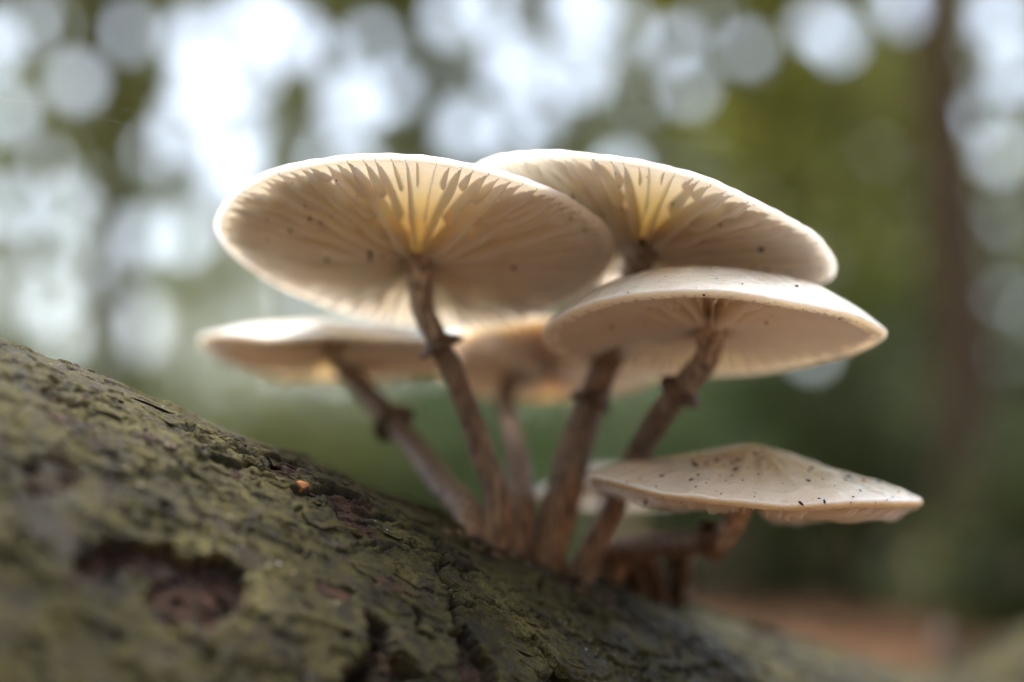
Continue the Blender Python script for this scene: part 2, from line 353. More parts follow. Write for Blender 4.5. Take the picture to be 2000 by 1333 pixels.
tree(300, 14., 0.18, 4.7, (2.6, 1.8, 4.2), 8550, 'leaf_mid', 'farthest tree seen in the sky gaps over the log', seed=13)
# shrubs that close the view below the crowns
SH = [(2140, 4.6, .85, 1.1, 'leaf_dark', 'low dark shrub at the foot of the thick dark trunk'), (-250, 6.4, 1.29, 1.7, 'leaf_mid', 'green shrub beyond the raised end of the log'), (180, 7.1, 1.16, 1.7, 'leaf_mid', 'olive green shrub just above the log crest'),
      (480, 6.5, 1.07, 1.6, 'leaf_mid', 'bright green shrub under the lower left mushroom cap'), (760, 7.3, 1.20, 1.6, 'leaf_mid', 'green shrub seen between the stems of the two left mushrooms'),
      (1010, 6.7, 1.16, 1.5, 'leaf_cool', 'green shrub seen between the mushroom stems at the centre'), (1260, 6.3, 1.25, 1.5, 'leaf_cool', 'blue green shrub behind the slanting right stem'),
      (1480, 6.9, 1.46, 1.5, 'leaf_dark', 'dark green shrub above the lowest mushroom cap'), (1700, 6.1, 1.38, 1.5, 'leaf_dark', 'dark green shrub right of the lowest mushroom cap'),
      (1960, 7.1, 1.55, 1.8, 'leaf_dark', 'dark olive shrub behind the thick dark trunk'), (2250, 6.3, 1.38, 1.8, 'leaf_dark', 'dark shrub far right of the thick dark trunk'),
      (620, 9.9, 1.63, 2.6, 'leaf_mid', 'far green shrub behind the bright green one'), (1180, 9.9, 1.72, 2.6, 'leaf_mid', 'far green shrub behind the central stems'),
      (1600, 9.9, 1.89, 2.8, 'leaf_mid', 'far green shrub behind the dark ones'), (60, 9.9, 1.55, 2.6, 'leaf_mid', 'far green shrub over the log crest')]
for i, (px, d, h, w, mt, lb) in enumerate(SH): shrub(px, d, h, w, 2000, mt, lb, seed=i)
# unseen trees added beside and behind the camera to shade the log's front
for i in range(11):
    a = math.radians(112 + i * 13.6 * 1.0 + (i % 3) * 3) ; d = 4.2 + 1.3 * (i % 3)
    tree(0, 0, .26, 2.9, (1.6, 1.6, 2.7), 850, 'leaf_dark' if i % 2 else 'leaf_mid', 'unseen forest tree behind the viewpoint, added to shade the log', leaf=0.17, seed=40 + i,
         pos=(math.sin(a) * d, math.cos(a) * d), gaps=False, group='unseen trees added for shade')

# ------------------------------------------------------------------ the fallen log
CR = np.array([(-700, 400, .19), (-350, 525, .20), (0, 655, .208), (200, 735, .214), (400, 820, .221), (600, 905, .229), (800, 990, .240), (1000, 1055, .252), (1200, 1120, .266),
               (1400, 1200, .285), (1600, 1265, .308), (1800, 1316, .334), (2050, 1362, .372), (2350, 1400, .42)], float)
CP = np.array([pix(a, b, d * 1.39 - NEAR) for a, b, d in CR])
tt = np.linspace(0, 1, len(CP)); CP = np.stack([np.polyval(np.polyfit(tt, CP[:, k], 4), np.linspace(-0.12, 1.25, 300)) for k in range(3)], -1)
LR = 0.095
Tn = unit(np.gradient(CP, axis=0)); Nn = np.cross(Tn, unit(CP)); Nn = unit(Nn * np.sign(Nn[:, 1:2])); AX = CP - LR * Nn      # axis; Nn points to the crest seen from the camera
Ls = np.concatenate([[0], np.cumsum(np.linalg.norm(np.diff(AX, axis=0), axis=1))])
TA = unit(np.gradient(AX, axis=0)); N0 = unit(Nn - TA * (Nn * TA).sum(1, keepdims=True)); B0 = np.cross(TA, N0)
if B0[150, 2] > 0: B0 = -B0                                  # B0 points towards the camera side
def ip(A, u): return np.stack([np.interp(u, Ls, A[:, k]) for k in range(3)], -1)
# non-uniform grid: fine where the log is in the picture
uvis = []
for k in range(len(AX)):
    q = proj(CP[k]);
    if -60 < q[0] < 2080: uvis.append(Ls[k])
u0, u1 = min(uvis) - 0.03, max(uvis) + 0.02
u = np.concatenate([np.linspace(Ls[0], u0, 40, endpoint=False), np.linspace(u0, u1, 860, endpoint=False), np.linspace(u1, Ls[-1], 30)])
va = np.concatenate([np.radians(np.linspace(-150, -20, 40, endpoint=False)), np.radians(np.linspace(-20, 76, 370, endpoint=False)), np.radians(np.linspace(76, 209.9, 40))])
UU, VA = np.meshgrid(u, va, indexing='ij'); VV = VA * LR
def base(uu, vang, hgt=0.0):
    a = ip(AX, uu); n = ip(N0, uu); b = ip(B0, uu); d = np.cos(vang)[..., None] * n + np.sin(vang)[..., None] * b
    return a + d * (LR + np.asarray(hgt))[..., None], d
BX, BD = base(UU, VA, np.zeros_like(UU)); BQ = proj(BX)
FRONT = ((BD * BX).sum(-1) < 0.0)
def uv_of(px, py):
    d = (BQ[..., 0] - px) ** 2 + (BQ[..., 1] - py) ** 2 + np.where(FRONT, 0, 1e9); k = np.unravel_index(np.argmin(d), d.shape)
    return np.array([UU[k], VV[k]])
um, vm = UU * 1000, VV * 1000                                    # millimetres
wx = fbm(um * 0.35, vm * 0.35, 4) * 2.2; wy = fbm(um * 0.35 + 50, vm * 0.35 + 70, 4) * 2.2
WU, WV = um + wx, vm + wy
def seg_dist(P):
    P = np.asarray(P) * 1000; best = np.full(UU.shape, 1e9)
    for a, b in zip(P[:-1], P[1:]):
        ab = b - a; L = (ab ** 2).sum() + 1e-12; t = np.clip(((WU - a[0]) * ab[0] + (WV - a[1]) * ab[1]) / L, 0, 1)
        best = np.minimum(best, np.hypot(WU - a[0] - t * ab[0], WV - a[1] - t * ab[1]))
    return best
def poly_sd(P):
    P = np.asarray(P) * 1000; inside = np.zeros(UU.shape, bool); n = len(P)
    for i in range(n):
        a, b = P[i], P[(i + 1) % n]
        c = (a[1] > WV) != (b[1] > WV); x = (b[0] - a[0]) * (WV - a[1]) / (b[1] - a[1] + 1e-12) + a[0]; inside ^= c & (WU < x)
    d = seg_dist(np.vstack([P, P[:1]]) / 1000); return np.where(inside, d, -d)
H = 1.6 * fbm(um * 0.03 + 3, vm * 0.05 + 8, 3) + 0.55 * fbm(um * 0.08 + 1, vm * 0.14 + 2, 3) + 0.16 * fbm(um * 0.45, vm * 0.9, 5, 0.6)
EXP = np.zeros_like(H); DRK = np.zeros_like(H); PAL = np.zeros_like(H)
# flaky relief: terraces of thin bark layers with ragged steps
ter = fbm(um * 0.050 + 30, vm * 0.085 + 11, 5, 0.55) * 3.0; stp = ter - np.floor(ter); H += 0.55 * (np.floor(ter) + sstep(0.93, 1.0, stp))
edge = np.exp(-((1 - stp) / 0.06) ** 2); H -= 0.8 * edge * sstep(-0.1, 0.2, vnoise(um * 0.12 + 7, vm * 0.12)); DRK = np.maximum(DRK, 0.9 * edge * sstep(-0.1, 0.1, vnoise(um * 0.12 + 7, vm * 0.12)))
# patches where the outer bark has come away (outlined on the photograph, laid onto the log)
PATCH = [([(150, 1085), (215, 1055), (330, 1060), (380, 1085), (450, 1090), (492, 1135), (470, 1190), (400, 1225), (320, 1215), (290, 1180), (300, 1130), (240, 1095), (190, 1135), (150, 1130)], 3.2, 1.0),
         ([(525, 905), (575, 900), (610, 915), (585, 935), (530, 930)], 1.0, .8), ([(640, 965), (690, 975), (735, 1000), (725, 1035), (690, 1020), (650, 1000)], .9, .9),
         ([(660, 1015), (715, 1030), (740, 1055), (690, 1050)], .8, 1.0), ([(745, 1240), (775, 1265), (800, 1300), (830, 1333), (660, 1340), (690, 1310), (730, 1300)], 3.5, .6),
         ([(885, 1235), (915, 1230), (925, 1255), (950, 1290), (975, 1333), (900, 1340), (890, 1290)], 3.2, .7), ([(1050, 1322), (1085, 1308), (1115, 1315), (1145, 1340), (1050, 1342)], 3.0, .4),
         ([(430, 905), (480, 910), (475, 935), (440, 930)], .9, 1.0), ([(40, 900), (110, 880), (170, 910), (160, 960), (70, 970)], .9, .55), ([(1015, 1253), (1030, 1250), (1030, 1275), (1018, 1270)], 1.4, .3),
         ([(960, 1040), (1010, 1058), (1060, 1075), (1050, 1090), (990, 1070)], 1.2, .9), ([(1100, 1100), (1150, 1118), (1140, 1130), (1095, 1112)], 1.2, .9), ([(1460, 1210), (1520, 1235), (1560, 1262), (1480, 1240)], 2.0, .5)]
for P, dep, ex in PATCH:
    s = poly_sd([uv_of(*p) for p in P]); k = sstep(-0.25, 0.35, s); H -= dep * k * (1 - 0.25 * sstep(0, 6, s)); EXP = np.maximum(EXP, ex * k)
    DRK = np.maximum(DRK, (1 - ex) * k * 0.85); H += k * 0.8 * fbm(um * 0.6 + 5, vm * 0.6, 4)
CRACK = [([(740, 1222), (745, 1250), (735, 1300), (700, 1333)], 2.2, 2.2), ([(805, 1030), (850, 1055), (870, 1095), (905, 1115), (940, 1110)], 1.1, 1.6), ([(845, 1092), (862, 1100), (855, 1120), (880, 1145), (888, 1200), (890, 1230)], .9, 1.6),
         ([(400, 898), (450, 905), (490, 905), (520, 915)], 1.2, 1.5), ([(530, 902), (560, 900), (600, 915)], 1.3, 1.5), ([(520, 925), (570, 945)], 1.0, 1.4), ([(585, 962), (640, 960), (690, 975)], 1.0, 1.5),
         ([(690, 955), (735, 988)], .9, 1.3), ([(645, 1005), (700, 1020), (735, 1035)], .8, 1.4), ([(715, 1005), (760, 1020), (790, 1030)], 1.2, 1.6), ([(755, 972), (800, 985), (840, 1000), (890, 1020)], 1.1, 1.8),
         ([(890, 1010), (930, 1040), (980, 1070), (1020, 1085)], 1.3, 2.0), ([(900, 1045), (950, 1070), (1000, 1082)], .8, 1.4), ([(1080, 1095), (1120, 1130), (1180, 1145), (1240, 1160)], 1.3, 2.0), ([(1010, 1250), (1040, 1255), (1070, 1285), (1085, 1305)], 1.0, 1.8),
         ([(1110, 1240), (1160, 1258), (1230, 1280), (1310, 1285)], .5, .8), ([(190, 735), (215, 742), (240, 750)], .7, 1.2), ([(370, 858), (400, 870), (440, 880)], .7, 1.2), ([(300, 810), (345, 830), (385, 842)], .6, 1.0), ([(815, 1195), (822, 1225)], .9, 1.4),
         ([(600, 990), (625, 1010), (650, 1005)], .6, .9), ([(540, 1040), (600, 1075), (650, 1100)], .4, .6), ([(1200, 1300), (1300, 1310), (1400, 1300)], .5, .7), ([(1460, 1205), (1500, 1225), (1560, 1260)], 1.2, 1.8)]
CRUV = [(np.array([uv_of(*p) for p in P]), w * 1.3, dep * 1.5) for P, w, dep in CRACK]
for k in range(70):
    px = rng.uniform(30, 1650); c0 = uv_of(px, np.interp(px, CR[:, 0], CR[:, 1]) + 10 + abs(rng.normal(0, 150))); dr = np.array([1.0, rng.normal(0, 0.55)]); n_ = rng.integers(3, 6); st = rng.uniform(0.0012, 0.0035)
    CRUV.append((c0 + np.cumsum(np.vstack([[0, 0]] + [dr * st + rng.normal(0, 0.0009, 2) for _ in range(n_)]), 0), rng.uniform(0.35, 0.75), rng.uniform(0.6, 1.3)))
for P, w, dep in CRUV:
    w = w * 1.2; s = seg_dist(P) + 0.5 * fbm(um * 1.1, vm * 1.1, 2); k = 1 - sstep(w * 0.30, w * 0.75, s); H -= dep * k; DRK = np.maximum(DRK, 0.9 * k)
    H += 0.35 * np.exp(-((s - w * 1.1) / 0.7) ** 2) * (1 - k)
# pits (lenticels), pale lichen grains, small warts
uarr, varr = u * 1000, va * LR * 1000
def stamp(n, lo, hi, fn, dens):
    c = 0
    while c < n:
        a = rng.uniform(u0 * 1000, u1 * 1000); b = rng.uniform(-30, 125)
        if rng.random() > dens(a, b): c += 0.25; continue
        c += 1; su = rng.uniform(lo, hi); R = su * 3.2
        i0, i1 = np.searchsorted(uarr, [a - R, a + R]); j0, j1 = np.searchsorted(varr, [b - R, b + R])
        if i1 > i0 and j1 > j0: fn(slice(i0, i1), slice(j0, j1), a, b, su)
def pit(I, J, a, b, s):
    x = WU[I, J] - a - wx[I, J].mean(); y = WV[I, J] - b - wy[I, J].mean(); ang = rng.normal(0, 0.25); x, y = x * math.cos(ang) + y * math.sin(ang), y * math.cos(ang) - x * math.sin(ang)
    d = np.hypot(x / (1.5 * s), y / (0.75 * s)); k = 1 - sstep(0.55, 1.05, d); H[I, J] -= 1.1 * s * k; DRK[I, J] = np.maximum(DRK[I, J], 0.9 * k); H[I, J] += 0.25 * s * np.exp(-((d - 1.3) / 0.3) ** 2)
ul = uv_of(60, 760)[0] * 1000; ur = uv_of(800, 1100)[0] * 1000
stamp(1500, 0.30, 1.10, pit, lambda a, b: np.clip(1.15 - (a - ul) / (ur - ul), 0.12, 1) * (0.4 + 1.2 * (vnoise(np.array(a * 0.05), np.array(b * 0.08)) + 0.5)))
def grain(I, J, a, b, s):
    d = np.hypot(UU[I, J] * 1000 - a, VV[I, J] * 1000 - b) / s; k = 1 - sstep(0.5, 1.0, d); H[I, J] += 0.6 * s * k; PAL[I, J] = np.maximum(PAL[I, J], k)
stamp(70, 0.10, 0.24, grain, lambda a, b: (vnoise(np.array(a * 0.06 + 90), np.array(b * 0.08 + 33)) > 0.24) * 0.95 + 0.02)
def wart(I, J, a, b, s):
    d = np.hypot(UU[I, J] * 1000 - a, VV[I, J] * 1000 - b) / s; k = np.exp(-(d / 0.8) ** 2); H[I, J] += 0.4 * s * k
stamp(140, 0.3, 0.9, wart, lambda a, b: 0.7)
LX, _ = base(UU, VA, H / 1000)
LXW = c2w(LX)
log_c = c2w(ip(AX, np.array([0.5 * (u0 + u1)])))[0]
log = empty('fallen_log', (log_c[0], log_c[1], 0.0), 'fallen log with olive algae covered cracked bark carrying the mushrooms', 'log')
BF = gridfaces(len(u), len(va), wrap_v=True)
nv = UU.size
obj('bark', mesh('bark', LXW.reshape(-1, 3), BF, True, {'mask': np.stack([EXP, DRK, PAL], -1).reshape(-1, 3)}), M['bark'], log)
def surf(uu, vv):
    i = np.clip(np.searchsorted(u, uu), 1, len(u) - 1); j = np.clip(np.searchsorted(va, np.asarray(vv) / LR), 1, len(va) - 1); return H[i, j]
# lifted bark flakes, each its own piece
def flake(cuv, ru, rv, lift, tilt, ex=0.0, mat='bark', name='bark_flake', outline=None, th=0.45):
    n = 12; a = np.linspace(0, 2 * np.pi, n, endpoint=False); rr = 1 + 0.32 * rng.normal(size=n) * 0.6 + 0.18 * np.cos(2 * a + rng.uniform(0, 6))
    if outline is not None: O = np.array(outline) - cuv
    else:
        O = np.stack([np.cos(a) * rr * ru, np.sin(a) * rr * rv], -1) / 1000
    n = len(O); h0 = float(np.median(surf(cuv[0] + O[:, 0] * 0.6, cuv[1] + O[:, 1] * 0.6)))
    mx = np.abs(O).max(0) + 1e-9
    def ring(s, dz):
        uu = cuv[0] + O[:, 0] * s; vv = cuv[1] + O[:, 1] * s; hs = 0.55 * surf(uu, vv) + 0.45 * h0
        return base(uu, vv / LR, (hs + lift + tilt * (O[:, 1] * s / mx[1]) + dz) / 1000)[0]
    c, _ = base(cuv[0:1], cuv[1:2] / LR, np.array([(h0 + lift + 0.12) / 1000]))
    V = np.vstack([c, ring(0.55, 0.10 * rng.normal(size=n)), ring(1.0, 0.10 * rng.normal(size=n)), ring(0.97, -th)]); F = []
    for k in range(n):
        k2 = (k + 1) % n; F += [[0, 1 + k, 1 + k2], [1 + k, 1 + n + k, 1 + n + k2, 1 + k2], [1 + n + k, 1 + 2 * n + k, 1 + 2 * n + k2, 1 + n + k2]]
    F.append([1 + 2 * n + k for k in range(n)][::-1])
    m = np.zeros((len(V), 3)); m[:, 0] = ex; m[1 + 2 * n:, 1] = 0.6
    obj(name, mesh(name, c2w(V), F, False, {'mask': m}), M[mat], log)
FL = [[(592, 985), (612, 978), (645, 985), (652, 1010), (650, 1032), (628, 1036), (600, 1022), (583, 1008)], [(742, 1030), (790, 1022), (808, 1035), (805, 1055), (775, 1060), (745, 1048)], [(400, 880), (440, 872), (490, 885), (486, 902), (440, 905), (400, 897)],
      [(515, 880), (560, 878), (600, 895), (575, 904), (535, 908)], [(895, 1062), (925, 1068), (928, 1082), (905, 1086)], [(770, 1000), (820, 1005), (850, 1020), (800, 1015)], [(1010, 1290), (1060, 1280), (1080, 1310), (1050, 1325)], [(640, 930), (690, 940), (720, 965), (670, 955)],
      [(760, 1265), (800, 1255), (850, 1300), (830, 1325)], [(935, 1030), (985, 1050), (975, 1062), (940, 1045)], [(290, 800), (340, 812), (375, 838), (330, 828)], [(860, 1110), (890, 1120), (905, 1160), (885, 1150)]]
for P in FL:
    O = np.array([uv_of(*p) for p in P]); flake(O.mean(0), 1, 1, 0.35, 0.35, outline=O)
for k in range(150):
    px = rng.uniform(40, 1500); cy = np.interp(px, CR[:, 0], CR[:, 1]); py = cy + 12 + abs(rng.normal(0, 120)); s = rng.uniform(0.8, 3.2)
    flake(uv_of(px, py), s * rng.uniform(1, 1.7), s * 0.75, 0.12, rng.uniform(-0.15, 0.4), ex=1.0 if rng.random() < 0.18 else 0.0)
O = np.array([uv_of(*p) for p in [(572, 952), (583, 941), (592, 950), (602, 957), (588, 960)]]); flake(O.mean(0), 1, 1, 0.8, 0.5, mat='splinter', name='bark_splinter', outline=O, th=0.6)

# ------------------------------------------------------------------ second log and broken twig at the far right
C2 = spline([c2w(pix(1700, 1365, .62)), c2w(pix(1880, 1310, .60)), c2w(pix(2060, 1262, .57)), c2w(pix(2350, 1170, .52))], 60)
V, F, h = tube(C2 + np.array([0, 0, -0.040]), np.linspace(0.040, 0.052, 60), 40, 0.12, 40, 3)
tw = spline([c2w(pix(1848, 1300, .60)), c2w(pix(1842, 1265, .60)), c2w(pix(1836, 1222, .605))], 20)
V2, F2, h2 = tube(tw, np.linspace(.0062, .0042, 20), 14, .3, 120, 8, .2)
obj('broken_twig', mesh('broken_twig', V2, F2), M['ring'], label='short dark broken twig stub standing on the mossy branch', category='twig')
lg2 = empty('mossy_branch', tuple(C2[20] - [0, 0, 0.06]), 'thick mossy branch lying behind the lower end of the log', 'branch')
obj('bark', mesh('branch_bark', V, F, True, {'mask': np.zeros((len(V), 3))}), M['bark'], lg2)
# ------------------------------------------------------------------ mushrooms
BV, BFc, BOWN = [], [], []
def remember(V, F, who):
    k = sum(len(v) for v in BV); BV.append(np.asarray(V, float)); BFc.extend([[i + k for i in f] for f in F]); BOWN.extend([who] * len(F))
BASES = []
def seat(stem):
    px, py = stem[-1][0], stem[-1][1]; cy = np.interp(px, CR[:, 0], CR[:, 1]); uv = uv_of(px, max(py, cy + 14)); B_ = base(uv[0:1], uv[1:2] / LR, np.array([(surf(uv[0], uv[1]) - 9.0) / 1000]))[0][0]
    q = proj(B_); dl = B_[2] - NEAR - stem[-1][2]; n = len(stem)
    out = [(a, b, d + dl * ((i + 1) / n) ** 1.6, r_) for i, (a, b, d, r_) in enumerate(stem)]; out[-1] = (q[0], q[1], B_[2] - NEAR, stem[-1][3] * 1.25); BASES.append(uv); return out
def mushroom(key, label, fit, ztop, thick, gdepth, stem, ringt, ngill, mat='cap', wave=0.02, seed=0, rim_s=None, rimlip=0.026, full=True, stem_r0=None, gill_r0=0.10, wrinkle=0.006, gvar=0.05):
    r = np.random.default_rng(seed); px, py, d, nx, nz, R = fit
    C = pix(px, py, d); n = unit(np.array([nx, 1, nz])); e1 = unit(np.array([1., 0, 0]) - n * n[0]); e2 = np.cross(n, e1)
    ph = r.uniform(0, 6.28, 6)
    rs = lambda t: 1 + wave * 0.7 * np.cos(2 * t + ph[0]) + wave * 0.5 * np.cos(3 * t + ph[1]) + wave * 0.25 * np.cos(7 * t + ph[2]) + 0.1 * wave * np.cos(17 * t + ph[5])
    wz = lambda t: wave * 0.9 * np.cos(2 * t + ph[3]) + wave * 0.6 * np.cos(3 * t + ph[4]) + wave * 0.22 * np.cos(8 * t + ph[5])
    def P(rad, t, z):                                           # rad, z in units of R
        rad, t, z = np.broadcast_arrays(rad, t, z); zz = z + wz(t) * rad ** 2
        return C + R * ((rad * rs(t))[..., None] * (np.cos(t)[..., None] * e1 + np.sin(t)[..., None] * e2) + zz[..., None] * n)
    zun = lambda q: ztop(q) - thick(q)
    stem = seat(stem); base_w = c2w(pix(*stem[-1][:3]))
    root = empty('mushroom', tuple(base_w), label, 'mushroom', 'mushrooms growing from the log')
    # cap: outer skin from the centre over the rim and back along the underside
    rt = 1 - (1 - np.linspace(0.0, 1, 40)) ** 1.6; rt[0] = 0.004; nth = 220; t = np.linspace(0, 2 * np.pi, nth, endpoint=False)
    lip = np.array([(1.006, -0.35), (1.003, -0.8), (0.99, -1.0)])
    prof = [(q, ztop(q)) for q in rt] + [(a, ztop(1.0) + b * rimlip) for a, b in lip] + [(q, min(zun(q), ztop(1.0) - rimlip) if q > 0.9 else zun(q)) for q in rt[::-1] if q < 0.975]
    prof = np.array(prof); nt_ = len(prof); under = np.array([0.0] * (len(rt) + 1) + [1.0] * (nt_ - len(rt) - 1))
    PR, TT = np.meshgrid(prof[:, 0], t, indexing='ij'); PZ = np.repeat(prof[:, 1:2], nth, 1)
    PZ = PZ + 0.006 * fbm(PR * np.cos(TT) * 4 + seed, PR * np.sin(TT) * 4 + 7, 3) * (1 - 0.5 * under[:, None]) - 0.0035 * (0.5 + 0.5 * np.cos(TT * ngill / 2)) * sstep(0.72, 0.95, PR) * (1 - under[:, None])
    PZ = PZ + wrinkle * fbm(TT * 14 + 3, PR * 2.5 + seed, 3) * np.sin(np.pi * np.clip(PR, 0, 1)) * sstep(0.1, 0.55, PR) * (1 - under[:, None]) + wrinkle * 0.8 * fbm(PR * 9 * np.cos(TT) + 4, PR * 9 * np.sin(TT), 3) * (1 - under[:, None])
    V = P(PR, TT, PZ).reshape(-1, 3); Fc = gridfaces(nt_, nth, wrap_v=True)[:, ::-1].tolist()
    V = np.vstack([V, P(0., 0., ztop(0.))[None], P(0., 0., zun(0.))[None]]); k = nt_ * nth
    Fc += [[k, j, (j + 1) % nth] for j in range(nth)]
    Fc += [[k + 1, (nt_ - 1) * nth + (j + 1) % nth, (nt_ - 1) * nth + j] for j in range(nth)]
    rad = np.concatenate([np.repeat(prof[:, 0], nth), [0, 0]]); un = np.concatenate([np.repeat(under, nth), [0, 1]])
    cap = obj('cap', mesh('cap', c2w(V), Fc, True, {'rad': rad, 'under': un}), M[mat], root); remember(c2w(V), Fc, key)
    # gills: full ones reach the stem, shorter ones stop between them
    nr, nd = 14, 4
    for g in range(ngill):
        t0 = 2 * np.pi * g / ngill + r.normal(0, 0.16) * 2 * np.pi / ngill
        r0 = gill_r0 if g % 4 == 0 else (r.uniform(0.28, 0.46) if g % 4 == 2 else r.uniform(0.56, 0.80))
        q = r0 + (0.985 - r0) * (1 - (1 - np.linspace(0, 1, nr)) ** 1.6)
        sw = 0.005 * np.sin(q * r.uniform(4, 9) + r.uniform(0, 6)) + r.normal(0, 0.006) * (q - 0.5)
        dep = gdepth(q) * (1 if g % 4 == 0 else (0.95 if g % 4 == 2 else 0.88)) * (1 + 0.05 * np.sin(q * 22 + r.uniform(0, 6)) + r.normal(0, gvar))
        if g % 4: dep = dep * np.sqrt(np.clip((q - r0) / (0.17 * (1 if g % 4 == 2 else .8)), 0, 1)) ** 1.3
        wid = 0.011 if g % 4 == 0 else 0.009; q1 = r.uniform(0.974, 0.984); dep = dep * sstep(0.0, r.uniform(0.09, 0.15), q1 + 0.012 - q); dep = np.where(q > q1, -0.012, dep)
        Vg = np.zeros((nr, 2 * nd, 3)); ra = np.zeros((nr, 2 * nd))
        for j in range(nd):
            f = j / (nd - 1); z = zun(q) + 0.012 * (1 - f) - dep * f; hw = wid * (1 - 0.72 * f) * (0.4 + 0.6 * np.sin(np.pi * np.clip(q, 0.1, .9))) / 2
            for s, jj in ((1, j), (-1, 2 * nd - 1 - j)):
                ang = t0 + (sw * f * 1.6 + s * hw) / np.maximum(q, 0.12); Vg[:, jj] = P(q, ang, z); ra[:, jj] = q
        Fg = gridfaces(nr, 2 * nd, wrap_v=True).tolist() + [list(range(2 * nd)), [(nr - 1) * 2 * nd + j for j in range(2 * nd)][::-1]]
        Vg = Vg.reshape(-1, 3); obj('gill', mesh('gill', c2w(Vg), Fg, True, {'rad': ra.ravel()}), M['gill'], cap); remember(c2w(Vg), Fg, key)
    # stem
    apex = P(0., 0., zun(0.) + 0.01); sc = [apex] + [pix(*s[:3]) for s in stem]
    rad_ = [s[3] for s in stem]; r0_ = stem_r0 or rad_[0] * 1.25; rads = np.interp(np.linspace(0, 1, 64), np.linspace(0, 1, len(sc)), [r0_] + rad_) * 0.90
    SC = spline(sc, 64)[::-1]; rads = rads[::-1]
    V, F, h = tube(SC, rads, 28, 0.09, 160, seed, 0.06); V = c2w(V); obj('stem', mesh('stem', V, F, True, {'h': h}), M['stem'], root); remember(V, F, key)
    # ring: torn collar of tissue round the stem
    if ringt is not None:
        T, N, B = frames(SC); k = int((1 - ringt[0]) * 63); na, nr_ = 40, 6; a = np.linspace(0, 2 * np.pi, na, endpoint=False); rr = rads[k]
        out = ringt[1] * (1 + 0.30 * np.cos(2 * a + ph[0]) + 0.25 * fbm(np.cos(a) * 3 + seed, np.sin(a) * 3, 3)); drop = ringt[2]
        rows = []
        for i, (f, z) in enumerate([(0.0, 1.0), (0.35, .55), (0.75, 0.12), (1.0, -.25 ), (0.92, -.45), (0.35, -.25), (0.0, -0.5)]):
            rj = rr * 0.93 + (out * f)[:, None] * 1.0; zj = drop * z + 0.0006 * fbm(np.cos(a) * 4 + 3 * i * f, np.sin(a) * 4 + seed, 2) * f
            rows.append(SC[k] + rj * (np.cos(a)[:, None] * N[k] + np.sin(a)[:, None] * B[k]) + zj[:, None] * T[k])
        V = c2w(np.array(rows).reshape(-1, 3)); F = gridfaces(len(rows), na, wrap_v=True).tolist()
        obj('ring', mesh('ring', V, F), M['ring'], root)
    return root

flat = lambda q: 0.105 * (1 - q ** 2.2) + 0.022 * (1 - q ** 12)
def dome(h, e=2.2): return lambda q: h * (1 - q ** e)
thickA = lambda q: 0.042 + 0.12 * (1 - q) ** 1.5
gA = lambda q: 0.185 * np.sqrt(np.clip(1 - q, 0, 1)) * (0.45 + 0.55 * sstep(0, 0.4, q)) + 0.004
gC = lambda q: 0.22 * np.clip(1 - q, 0, 1) ** 0.5 * (0.5 + 0.45 * sstep(0.0, 0.35, q)) + 0.004
MUSH = {}
MUSH['A'] = mushroom('A', 'largest mushroom, its broad pale gilled underside facing out at the upper left', (817.5, 483.3, .2417, .051, .3975, .0448), flat, thickA, gA,
    [(826, 600, .243, .0031), (852, 660, .242, .0030), (898, 760, .241, .0029), (940, 880, .240, .0031), (972, 985, .238, .0036), (985, 1045, .237, .0042)], (.36, .0026, .0022), 96, seed=11, wave=.020, stem_r0=.0040, rimlip=.015)
MUSH['B'] = mushroom('B', 'highest mushroom at the back right, whose stem passes behind another cap', (1259.9, 453.6, .2472, .2405, .2394, .0443), flat, thickA, gA,
    [(1240, 545, .252, .0040), (1215, 640, .256, .0038), (1170, 745, .257, .0040), (1128, 860, .253, .0047), (1095, 980, .248, .0050), (1072, 1080, .245, .0054)], (.55, .0018, .0026), 100, seed=12, wave=.020, stem_r0=.0046, rimlip=.015)
MUSH['C'] = mushroom('C', 'domed mushroom with shiny top on a slanting stem, below the highest cap', (1386, 656, .2361, .0297, .2421, .0376), dome(.31, 3.4), lambda q: .065 + .10 * (1 - q), gC,
    [(1385, 690, .240, .0034), (1345, 745, .244, .0034), (1300, 800, .248, .0034), (1250, 880, .254, .0034), (1200, 985, .254, .0034), (1150, 1085, .250, .0036), (1132, 1120, .249, .0042)], (.33, .0022, .0022), 92, mat='cap_pale', seed=13, wave=.022)
umbo = lambda q: 0.115 * (1 - q ** 5) + 0.165 * np.exp(-(q / 0.44) ** 2) - 0.165 * math.exp(-(1 / 0.44) ** 2)
MUSH['D'] = mushroom('D', 'lowest mushroom, flat tan cap with central hump and dark crumbs on it', (1469, 957, .2375, .08, .068, .0368), umbo, lambda q: .06 + .11 * (1 - q),
    lambda q: 0.20 * np.clip(1 - q, 0, 1) ** 0.42 * (0.7 + 0.3 * sstep(0, .3, q)) + 0.006,
    [(1425, 1035, .244, .0030), (1385, 1058, .248, .0036), (1320, 1062, .254, .0036), (1255, 1068, .258, .0038), (1205, 1090, .260, .0042), (1180, 1130, .260, .0046)], (.30, .0016, .0026), 88, mat='cap_tan', seed=14, wave=.026, wrinkle=.016, gvar=.22)
MUSH['F'] = mushroom('F', 'mushroom with wet white cap top tucked low behind the largest one', (645, 692, .295, .05, .178, .0352), dome(.22), lambda q: .05 + .11 * (1 - q), gC,
    [(682, 728, .300, .0034), (725, 778, .296, .0034), (800, 862, .278, .0033), (862, 945, .262, .0036), (915, 1010, .252, .0040), (940, 1045, .248, .0042)], (.42, .0024, .0026), 72, mat='cap_pale', seed=15, wave=.035)
